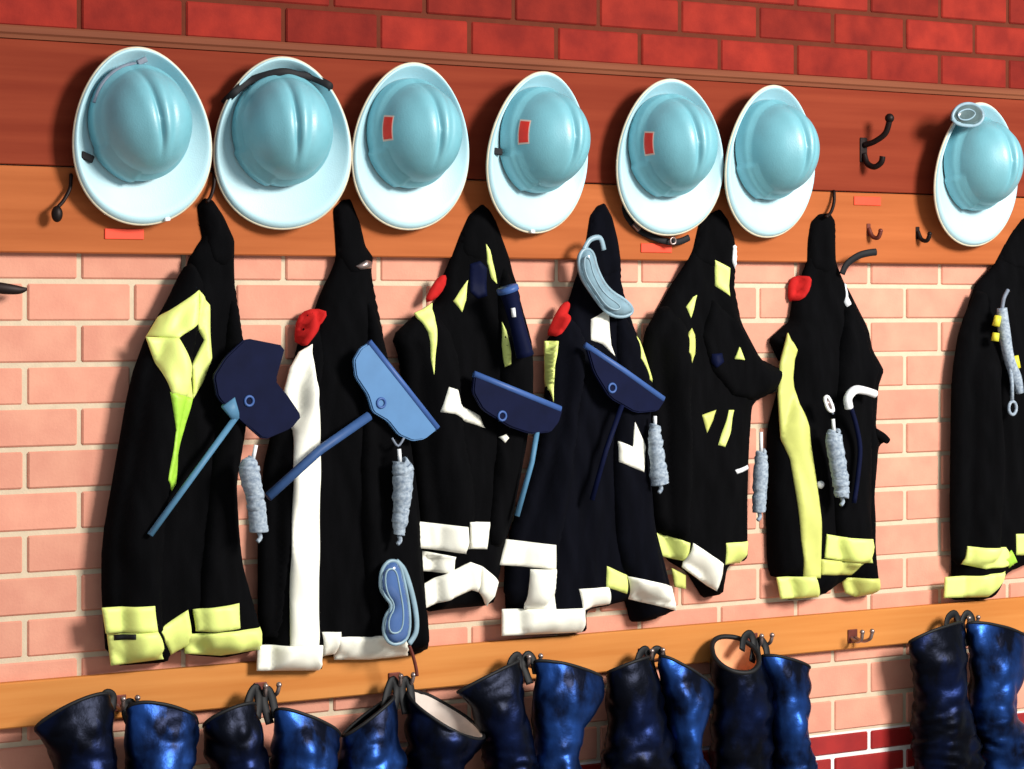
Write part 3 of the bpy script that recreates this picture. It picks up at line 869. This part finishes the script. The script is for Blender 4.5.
T2, dT2 = paddle('navy paddle blade, gloss painted lighter blue, with long blue handle crossing the cream stripe',
       [(369, 342), (404, 386), (437, 428), (423, 439), (411, 441), (397, 435), (386, 421), (371, 412), (366, 395), (354, 377), (352, 360), (359, 348)], 'plate_lit', J2,
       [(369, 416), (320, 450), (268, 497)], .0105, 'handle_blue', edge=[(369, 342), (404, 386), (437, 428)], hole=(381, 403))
T3, dT3 = paddle('navy paddle with a blue highlight painted along its upper edge on the zigzag-hem jacket',
       [(473, 373), (516, 391), (561, 409), (557, 422), (549, 432), (529, 434), (508, 427), (481, 410), (471, 392)], 'plate_navy', J3,
       [(537, 432), (532, 462), (517, 516)], .006, 'handle_pale', edge=[(474, 374), (516, 391), (560, 409)], hole=(502, 416))
T4, dT4 = paddle('dark navy paddle with a bright blue highlight painted along its slanted edge on the block-hem jacket',
       [(584, 344), (624, 371), (664, 399), (656, 411), (634, 413), (608, 398), (592, 372)], 'plate_navy', J4,
       [(622, 405), (606, 450), (592, 500)], .006, 'plate_navy', edge=[(585, 345), (624, 371), (663, 399)], hole=(612, 388))

# ================================================================== SMALL THINGS ON THE JACKETS
def hang_roll(label, top, pts, rad, d, m='grey', cap=True, name='cord_roll', cat='cord', cord_top=None, group='grey cord rolls clipped to the jackets'):
    p0 = at(top[0], top[1], d)
    t = thing(name, (p0.x, -d, p0.z), label, cat, group)
    P = [at(x, y, d) for x, y in pts]
    Q = catmull(P, 10); q = [v.x for v in catmull([Vector((r, 0, 0)) for r in rad], 10)]
    q = [r * (1.0 + .20 * noise.noise(Vector((k * .55, top[0] * .3, 0)))) for k, r in enumerate(q)]
    Q = [v + Vector((.003 * noise.noise(Vector((k * .4, top[0], 2))), 0, 0)) for k, v in enumerate(Q)]
    tube('roll', Q, q, m, t, 12)
    tube('tail', [Q[-1], Q[-1] + Vector((.003, 0, -.012)), Q[-1] + Vector((-.004, 0, -.020))], .005, m, t, 8, smooth_pts=3)
    tube('clip', [at(top[0], top[1], d), at(pts[0][0], pts[0][1], d)], .0045, 'white', t, 8)
    if cord_top:
        tube('cord', [at(x, y, d - .006) for x, y in cord_top], .0028, 'grey_dk', t, 6, smooth_pts=4)
    return t
dA = max(J1.depth([(240, 450), (270, 450), (270, 535), (245, 535)]), J2.depth([(262, 450), (275, 450), (275, 530), (262, 530)]), dT2) + .040
hang_roll('light grey glove-like cord roll at the end of the long blue handle', (256, 445),
          [(253, 459), (249, 470), (254, 492), (257, 512), (259, 532)], [.012, .022, .019, .020, .020], dA)
dB = J2.depth([(390, 460), (415, 460), (410, 536), (394, 536)]) + .026
hang_roll('grey cord roll hanging just below the blade with the painted gloss', (399, 449), [(400, 462), (403, 472), (402, 500), (400, 520), (399, 535)], [.016, .023, .019, .017, .012], dB, cord_top=[(392, 438), (398, 446), (404, 438)])
dC = J4.depth([(645, 430), (668, 430), (668, 486), (648, 486)]) + .022
hang_roll('blue-grey cord roll on the right side of the block-hem jacket', (655, 416), [(655, 425), (655, 440), (658, 465), (660, 484)], [.013, .016, .020, .022], dC)
hang_roll('grey cord roll against bare brick, left of the curved yellow-green stripe', (761, 432), [(761, 452), (761, 462), (760, 490), (759, 512)], [.012, .017, .018, .016], .055)
dD = J6.depth([(824, 430), (846, 430), (846, 498), (828, 498)]) + .026
hang_roll('grey cord roll on the jacket with the curved stripe', (833, 419), [(834, 432), (834, 440), (838, 465), (841, 484), (842, 497)], [.016, .021, .021, .020, .017], dD, cord_top=[(826, 398), (829, 406), (833, 414)])

# white loop handle + blue cord on jacket 6
p = at(858, 400, dD)
t = thing('strap_loop', (p.x, -dD, p.z), 'white curved loop strap trailing a navy cord on the curved-stripe jacket', 'strap')
tube('loop', [at(849, 408, dD), at(848, 398, dD + .004), at(855, 390, dD + .006), (at(866, 391, dD + .004)), at(875, 394, dD)], [.011, .011, .011, .010, .010], 'white', t, 10, smooth_pts=5)
tube('cord', [at(851, 408, dD - .002), at(856, 425, dD), at(860, 448, dD), at(858, 475, dD), at(854, 503, dD)], .006, 'plate_navy', t, 8, smooth_pts=4)
p = at(829, 404, dD)
t = thing('snap_link', (p.x, -dD, p.z), 'small white snap link above the roll on the curved-stripe jacket', 'clip')
tube('link', [at(825, 398, dD), at(828, 397, dD), at(832, 405, dD), at(833, 411, dD), at(829, 410, dD), at(826, 404, dD)], .0042, 'white', t, 8, True, smooth_pts=4)
tube('gate', [at(826, 400, dD - .002), at(831, 408, dD - .002)], .004, 'steel', t, 6)

# radio-like torch on jacket 3
dE = J3.depth([(503, 288), (520, 288), (530, 355), (515, 355)]) + .026
p = at(505, 288, dE)
t = thing('torch', (p.x, -dE, p.z), 'navy torch strapped to the right of the zigzag-hem jacket', 'torch')
tube('barrel', [at(508, 290, dE), at(513, 308, dE), at(519, 332, dE), at(525, 356, dE)], [.022, .018, .018, .021], 'plate_navy', t, 12, smooth_pts=4)
tube('head_ring', [at(507, 287, dE), at(508.5, 292, dE)], [.025, .025], 'plate_edge', t, 12)
tube('switch', [at(513, 308, dE + .019), at(514, 317, dE + .019)], .005, 'white', t, 8)

# goggles
def goggles(label, outline, lens, d, strap=None, cord=None, ml='lens', th=.018, rim=.0042, group='safety goggles hung on the jackets'):
    poly = pxpoly(outline, d)
    c = (sum(p[0] for p in poly) / len(poly), sum(p[1] for p in poly) / len(poly))
    t = thing('safety_goggles', (c[0], -d, c[1]), label, 'goggles', group)
    p = Pillow(poly, d, th, .022, 0, 0, soft=2, back=.006, step=.006); p.build('lens', ml, t)
    q = chaikin(poly, 2)
    tube('frame', [Vector((x, -(d + .004), z)) for x, z in q], rim, 'goggle_rim', t, 8, True)
    if lens:
        tube('inner_rim', [Vector((x, -(d + th), z)) for x, z in chaikin(pxpoly(lens, d + th), 2)], .0022, 'goggle_rim', t, 6, True)
    if strap:
        tube('strap', [at(x, y, d + .004) for x, y in strap], .0065, 'goggle_rim', t, 8, flat=.6, smooth_pts=5)
    if cord:
        tube('cord', [at(x, y, d) for x, y in cord], .004, 'iron_rust', t, 8, smooth_pts=4)
    return t
dG = J2.depth([(380, 562), (418, 562), (418, 645), (380, 645)]) + .012
goggles('blue clear goggles hanging at the hem beside the cream stripe', [(384, 564), (390, 560), (398, 562), (403, 580), (408, 606), (409, 630), (404, 642), (390, 645), (382, 634), (384, 616), (392, 606), (384, 596), (379, 588), (380, 572)],
        [(385, 570), (396, 568), (400, 590), (404, 612), (402, 632), (390, 634), (388, 620), (396, 606), (386, 592)], dG, strap=[(396, 561), (404, 570), (411, 590), (416, 614), (416, 632), (409, 644)], cord=[(409, 645), (413, 656), (416, 668), (417, 676)])
dH = J4.depth([(578, 252), (600, 252), (632, 305), (630, 318), (604, 312)]) + .010
goggles('pale clear goggles hung diagonally on the collar of the block-hem jacket', [(583, 248), (592, 251), (596, 270), (607, 290), (628, 302), (633, 313), (620, 318), (605, 313), (591, 294), (580, 277), (577, 258)],
        [(584, 256), (590, 258), (593, 274), (604, 294), (622, 306), (617, 311), (606, 306), (595, 290), (585, 274)], dH, strap=[(584, 250), (590, 240), (600, 238), (604, 250)], ml='lens_pale')
# goggles on helmet 7
dI = .140
goggles('clear grey goggles pushed up on the brim of the rightmost helmet', [(951, 114), (958, 105), (970, 103), (980, 108), (983, 118), (976, 126), (962, 126), (952, 122)],
        [(957, 113), (968, 108), (977, 113), (970, 120), (960, 120)], dI, strap=[(952, 118), (962, 124), (974, 122), (984, 114)], ml='lens_dark', th=.014)

# grey tool on jacket 7
dK = J7.depth([(994, 305), (1024, 305), (1026, 410), (1006, 410)]) + .016
p = at(1003, 300, dK)
t = thing('rescue_tool', (p.x, -dK, p.z), 'long pale grey tool with yellow grips and a ring, on the edge-cut jacket', 'tool')
tube('shaft', [at(1002, 308, dK), at(1004, 330, dK), at(1009, 358, dK), at(1016, 378, dK), at(1020, 393, dK)], [.013, .016, .014, .015, .010], 'grey', t, 10, smooth_pts=5)
for a, b in (((998, 316), (996, 326)), ((996, 333), (995, 341)), ((1015, 356), (1017, 368))):
    tube('yellow_grip', [at(*a, dK + .002), at(*b, dK + .002)], [.009, .010], 'yellow', t, 10)
tube('cord', [at(1008, 290, dK - .003), at(1004, 298, dK), at(1002, 309, dK)], .005, 'grey_dk', t, 8, smooth_pts=4)
tube('pendant_arm', [at(1010, 362, dK + .004), at(1012, 385, dK + .004), at(1012, 400, dK + .004)], .005, 'grey', t, 8)
q = at(1012.5, 408, dK + .004)
tube('ring', [q + Vector((.013 * math.cos(a), 0, .017 * math.sin(a))) for a in [2 * PI * k / 18 for k in range(18)]], .0042, 'grey', t, 8, True)

# dark strap end reaching in at the left edge, from a jacket outside the frame
p = at(-60, 288, .03)
t = thing('strap_end', (p.x, -.03, p.z), 'dark pointed strap end poking in at the left edge', 'strap')
tube('strap', [at(-70, 283, .020), at(-40, 285, .03), at(-10, 287, .04), at(8, 289, .045), at(20, 290, .045), at(27, 289, .044)], [.012, .012, .012, .011, .008, .003], 'iron', t, 8, flat=.4, smooth_pts=5)
b = bmesh.new(); bmesh.ops.create_cone(b, cap_ends=True, segments=12, radius1=.011, radius2=.008, depth=.03)
bmesh.ops.rotate(b, verts=b.verts, matrix=Matrix.Rotation(PI / 2, 3, 'X'))
q = at(-70, 283, .015)
for v in b.verts: v.co += q - t.location
from_bm('wall_peg', b, 'iron', t, True)

# ================================================================== BOOTS
def loft_rings(rings, d, n=28):
    """rings: ((left px, left py), (right px, right py), half depth, forward shift)"""
    out = []
    for (a, b, hd, fs) in rings:
        A = at(a[0], a[1], d + fs); B = at(b[0], b[1], d + fs)
        c = (A + B) / 2; s = (B - A) / 2
        out.append([c + s * math.cos(q) + Vector((0, -hd, 0)) * math.sin(q) for q in [2 * PI * k / n for k in range(n)]])
    return out

def boot(label, rings, m, d, lining, tilt, loop):
    n = 48
    SUB = 12
    A = catmull([Vector((r[0][0], r[0][1], 0)) for r in rings], SUB); B = catmull([Vector((r[1][0], r[1][1], 0)) for r in rings], SUB)
    H = catmull([Vector((r[2], 0, 0)) for r in rings], SUB)
    # map every ring at the depth of its own middle
    R = loft_rings([((a.x, a.y), (b.x, b.y), h.x, 0) for a, b, h in zip(A, B, H)], d, n)
    m0 = len(R)
    for i in range(min(14, m0)):
        f = (1 - i / 14) ** 1.5
        for k in range(n):
            q = 2 * PI * k / n
            R[i][k] = R[i][k] + Vector((0, 0, -tilt * math.sin(q) * f))
    # creases in the soft leather
    sd = rings[0][0][0] * .37
    for i in range(m0):
        c = sum(R[i], Vector()) / n
        for k in range(n):
            p = R[i][k]; r = (p - c)
            g = Vector((p.x * 9 + sd, p.y * 8, p.z * 7))
            a = noise.noise(g)
            e = abs(noise.noise(Vector((p.x * 15 + p.z * 8 + sd, p.y * 10, p.z * 17 - p.x * 9))))
            low = min(1, max(0, (i / m0 - .30) / .25))
            e2 = abs(noise.noise(Vector((p.x * 18 + sd, p.y * 16, p.z * 52))))
            R[i][k] = c + r * (1 + (.20 * a + .22 * (e - .22) + .16 * low * (e2 - .2)) * min(1, .35 + i / 8))
    t = thing('leather_boot', sum(R[0], Vector()) / n, label, 'boot', 'leather boots hanging from the lower rail')
    t.location.y = -d
    V = [p for r in R for p in r]
    Fc = [(i * n + k, i * n + (k + 1) % n, (i + 1) * n + (k + 1) % n, (i + 1) * n + k) for i in range(m0 - 1) for k in range(n)]
    Fc.append(tuple((m0 - 1) * n + k for k in range(n)))
    from_py('shaft', child_local(t, V), Fc, m, t, True)
    L = []
    for i in range(0, min(20, m0)):
        c = sum(R[i], Vector()) / n
        L.append([c + (p - c) * (.86 if lining == 'lining_tan' else .92) for p in R[i]])
    V = [p for r in L for p in r]
    Fl = [(i * n + k, (i + 1) * n + k, (i + 1) * n + (k + 1) % n, i * n + (k + 1) % n) for i in range(len(L) - 1) for k in range(n)]
    Fl.append(tuple((len(L) - 1) * n + k for k in range(n)))
    from_py('lining', child_local(t, V), Fl, lining, t, True)
    c = sum(R[0], Vector()) / n
    rr = .0065 if lining == 'lining_tan' else .0042
    tube('rim', [c + (p - c) * (.93 if lining == 'lining_tan' else .967) for p in R[0]], rr, 'strap_leather', t, 8, True)
    last = R[-1]; c = sum(last, Vector()) / n
    secs = []
    for (dz, dy, sx, sy) in ((0.0, 0, 1, 1), (-.04, -.010, 1.0, 1.1), (-.075, -.035, 1.05, 1.6), (-.105, -.060, 1.08, 2.1), (-.125, -.065, 1.06, 2.2)):
        secs.append([Vector((c.x + (p.x - c.x) * sx, c.y + dy + (p.y - c.y) * sy, c.z + dz)) if dz else p for p in last])
    V = [p for r in secs for p in r]
    Fc = [(i * n + k, i * n + (k + 1) % n, (i + 1) * n + (k + 1) % n, (i + 1) * n + k) for i in range(len(secs) - 1) for k in range(n)]
    Fc += [tuple(range(n - 1, -1, -1)), tuple((len(secs) - 1) * n + k for k in range(n))]
    from_py('foot', child_local(t, V), Fc, m, t, True)
    S = [[p + Vector((0, 0, z)) for p in secs[-1]] for z in (0, -.018)]
    V = [p for r in S for p in r]
    Fc = [(k, (k + 1) % n, n + (k + 1) % n, n + k) for k in range(n)] + [tuple(range(n - 1, -1, -1)), tuple(n + k for k in range(n))]
    from_py('sole', child_local(t, V), Fc, 'sole', t, False)
    tube('pull_loop', [at(x, y, dd) for x, y, dd in loop], .010, 'strap_leather', t, 8, flat=.3, smooth_pts=5)
    return t

def rail_hook(px, py, label):
    p = at(px, py, BD)
    h = thing('boot_hook', (p.x, -BD, p.z), label, 'hook', 'metal boot hooks on the lower rail')
    local_box('mounting_plate', (0, -.002, 0), (.030, .004, .034), 'iron_rust', h, 0, .0015)
    for s in (-1, 1):
        P = [Vector((s * .006, -.003, -.004)), Vector((s * .010, -.030, -.010)), Vector((s * .014, -.052, -.002)), Vector((s * .016, -.058, .014))]
        V, Fc = tube_geo(catmull(P, 6), .0045, 8); from_py('prong', V, Fc, 'steel', h, True)
        b = bmesh.new(); bmesh.ops.create_uvsphere(b, u_segments=10, v_segments=7, radius=.0065)
        for v in b.verts: v.co += Vector((s * .016, -.058, .017))
        from_bm('prong_ball', b, 'steel', h, True)
    return h
for px, py, lab in ((119, 703, 'boot hook between the leftmost pair of boots'), (260, 690, 'boot hook of the second pair from the left'), (394, 680, 'boot hook below the hanging blue goggles'),
                    (521, 661, 'boot hook of the fourth pair from the left'), (643, 655, 'boot hook between the black and blue-sheened boots of the fifth pair'), (752, 640, 'boot hook above the boot with tan lining'),
                    (852, 636, 'empty rusty boot hook on the bare stretch of rail'), (958, 622, 'boot hook of the rightmost pair')):
    rail_hook(px, py, lab)

BOOTS = [
 # label, rings, material, d, lining, tilt, loop
 ('dark boot of the leftmost pair, left one, its top sloping down to the left', [((36, 728), (108, 697), .026), ((42, 738), (110, 722), .05), ((58, 770), (119, 768), .062), ((66, 800), (122, 800), .058), ((68, 830), (124, 832), .056)], 'leather_blk', .10, 'leather_blk', -.026, [(100, 704), (106, 694), (112, 696), (112, 706), (108, 716)]),
 ('black boot with painted blue sheen, right of the leftmost hook', [((127, 708), (198, 724), .026), ((127, 730), (196, 738), .05), ((124, 768), (186, 766), .062), ((126, 800), (180, 800), .058), ((126, 832), (178, 830), .056)], 'leather', .10, 'leather_blk', -.028, [(136, 714), (132, 704), (127, 704), (126, 714), (130, 724)]),
 ('black boot of the second pair, left one', [((204, 725), (254, 707), .026), ((206, 740), (259, 730), .05), ((212, 768), (268, 768), .06), ((216, 800), (268, 800), .058), ((218, 832), (268, 832), .056)], 'leather_blk', .10, 'leather_blk', -.022, [(246, 714), (250, 696), (256, 688), (259, 700), (257, 718)]),
 ('bright blue sheen boot of the second pair, right one', [((275, 710), (341, 737), .028), ((273, 730), (338, 750), .05), ((272, 768), (330, 770), .062), ((274, 800), (324, 802), .058), ((274, 832), (322, 832), .056)], 'leather', .10, 'leather_blk', -.016, [(276, 718), (272, 698), (267, 690), (264, 702), (270, 724)]),
 ('black boot with bright blue painted sheen, left of the hook under the blue goggles', [((342, 737), (394, 696), .026), ((337, 752), (398, 730), .05), ((335, 775), (404, 768), .06), ((342, 800), (402, 800), .058), ((346, 832), (402, 832), .056)], 'leather', .095, 'leather_blk', -.004, [(384, 708), (388, 690), (393, 680), (397, 692), (394, 710)]),
 ('navy boot with a wide cream-lined mouth, right of the goggles hook', [((409, 698), (481, 731), .060), ((408, 726), (478, 745), .064), ((412, 766), (460, 768), .060), ((416, 800), (456, 800), .058), ((416, 832), (456, 832), .056)], 'leather_blk', .10, 'lining_cream', .034, [(412, 704), (410, 686), (405, 680), (402, 692), (406, 714)]),
 ('dark boot of the fourth pair with a slanting blue streak, left one', [((458, 692), (518, 662), .026), ((472, 712), (524, 706), .05), ((483, 740), (529, 738), .056), ((486, 768), (532, 768), .058), ((486, 800), (532, 800), .056), ((486, 832), (532, 832), .056)], 'leather_blk', .10, 'leather_blk', -.012, [(508, 672), (512, 660), (518, 656), (521, 668), (517, 686)]),
 ('blue-sheened boot with a flared top of the fourth pair, right one', [((533, 661), (601, 680), .028), ((534, 690), (598, 702), .05), ((536, 728), (580, 742), .054), ((534, 768), (576, 770), .058), ((534, 800), (576, 800), .056), ((534, 832), (576, 832), .056)], 'leather', .10, 'leather_blk', -.014, [(536, 674), (533, 660), (527, 655), (524, 666), (530, 684)]),
 ('black boot of the fifth pair, left one', [((609, 672), (648, 658), .028), ((607, 700), (660, 694), .05), ((607, 726), (664, 726), .058), ((604, 768), (668, 768), .06), ((604, 800), (668, 800), .056), ((604, 832), (668, 832), .056)], 'leather_blk', .10, 'leather_blk', -.012, [(636, 668), (640, 654), (646, 650), (649, 662), (644, 680)]),
 ('blue-sheened boot of the fifth pair, right one', [((660, 656), (712, 688), .026), ((664, 690), (706, 708), .05), ((668, 726), (694, 740), .05), ((670, 768), (706, 770), .056), ((668, 800), (706, 800), .056), ((668, 832), (706, 832), .056)], 'leather', .105, 'leather_blk', -.008, [(664, 674), (662, 654), (655, 650), (651, 662), (658, 686)]),
 ('black boot with an oval tan-lined mouth of the sixth pair', [((713, 658), (758, 652), .050), ((717, 682), (766, 682), .058), ((719, 712), (768, 714), .058), ((716, 766), (772, 768), .06), ((716, 800), (772, 800), .056), ((716, 832), (772, 832), .056)], 'leather_blk', .095, 'lining_tan', .040, [(742, 650), (744, 638), (750, 634), (754, 644), (752, 662)]),
 ('blue-sheened boot right of the tan-lined boot', [((763, 656), (809, 669), .028), ((768, 690), (808, 700), .05), ((772, 730), (804, 736), .052), ((774, 768), (816, 770), .058), ((772, 800), (816, 800), .056), ((772, 832), (816, 832), .056)], 'leather', .105, 'leather_blk', -.010, [(768, 666), (766, 648), (760, 640), (757, 650), (762, 670)]),
 ('dark wrinkled boot of the rightmost pair, left one', [((909, 642), (962, 624), .028), ((912, 662), (964, 656), .05), ((919, 700), (966, 698), .058), ((918, 730), (970, 728), .06), ((920, 758), (976, 758), .064), ((924, 790), (976, 790), .060)], 'leather_blk', .10, 'leather_blk', -.018, [(946, 630), (948, 618), (955, 614), (959, 626), (954, 644)]),
 ('boot of the rightmost pair with pale blue sheen on its outer side', [((968, 624), (1027, 641), .028), ((970, 656), (1022, 668), .05), ((972, 694), (1012, 702), .054), ((976, 726), (1020, 728), .06), ((982, 756), (1040, 756), .066), ((990, 788), (1044, 788), .060)], 'leather', .10, 'leather_blk', -.018, [(974, 632), (972, 618), (966, 614), (962, 626), (968, 646)]),
]
for lab, rings, m, d, lin, tl, lp in BOOTS:
    dl = (.09, .075, .07, .075, .09)
    boot(lab, rings, m, d, lin, tl, [(x, y, q) for (x, y), q in zip(lp, dl)])
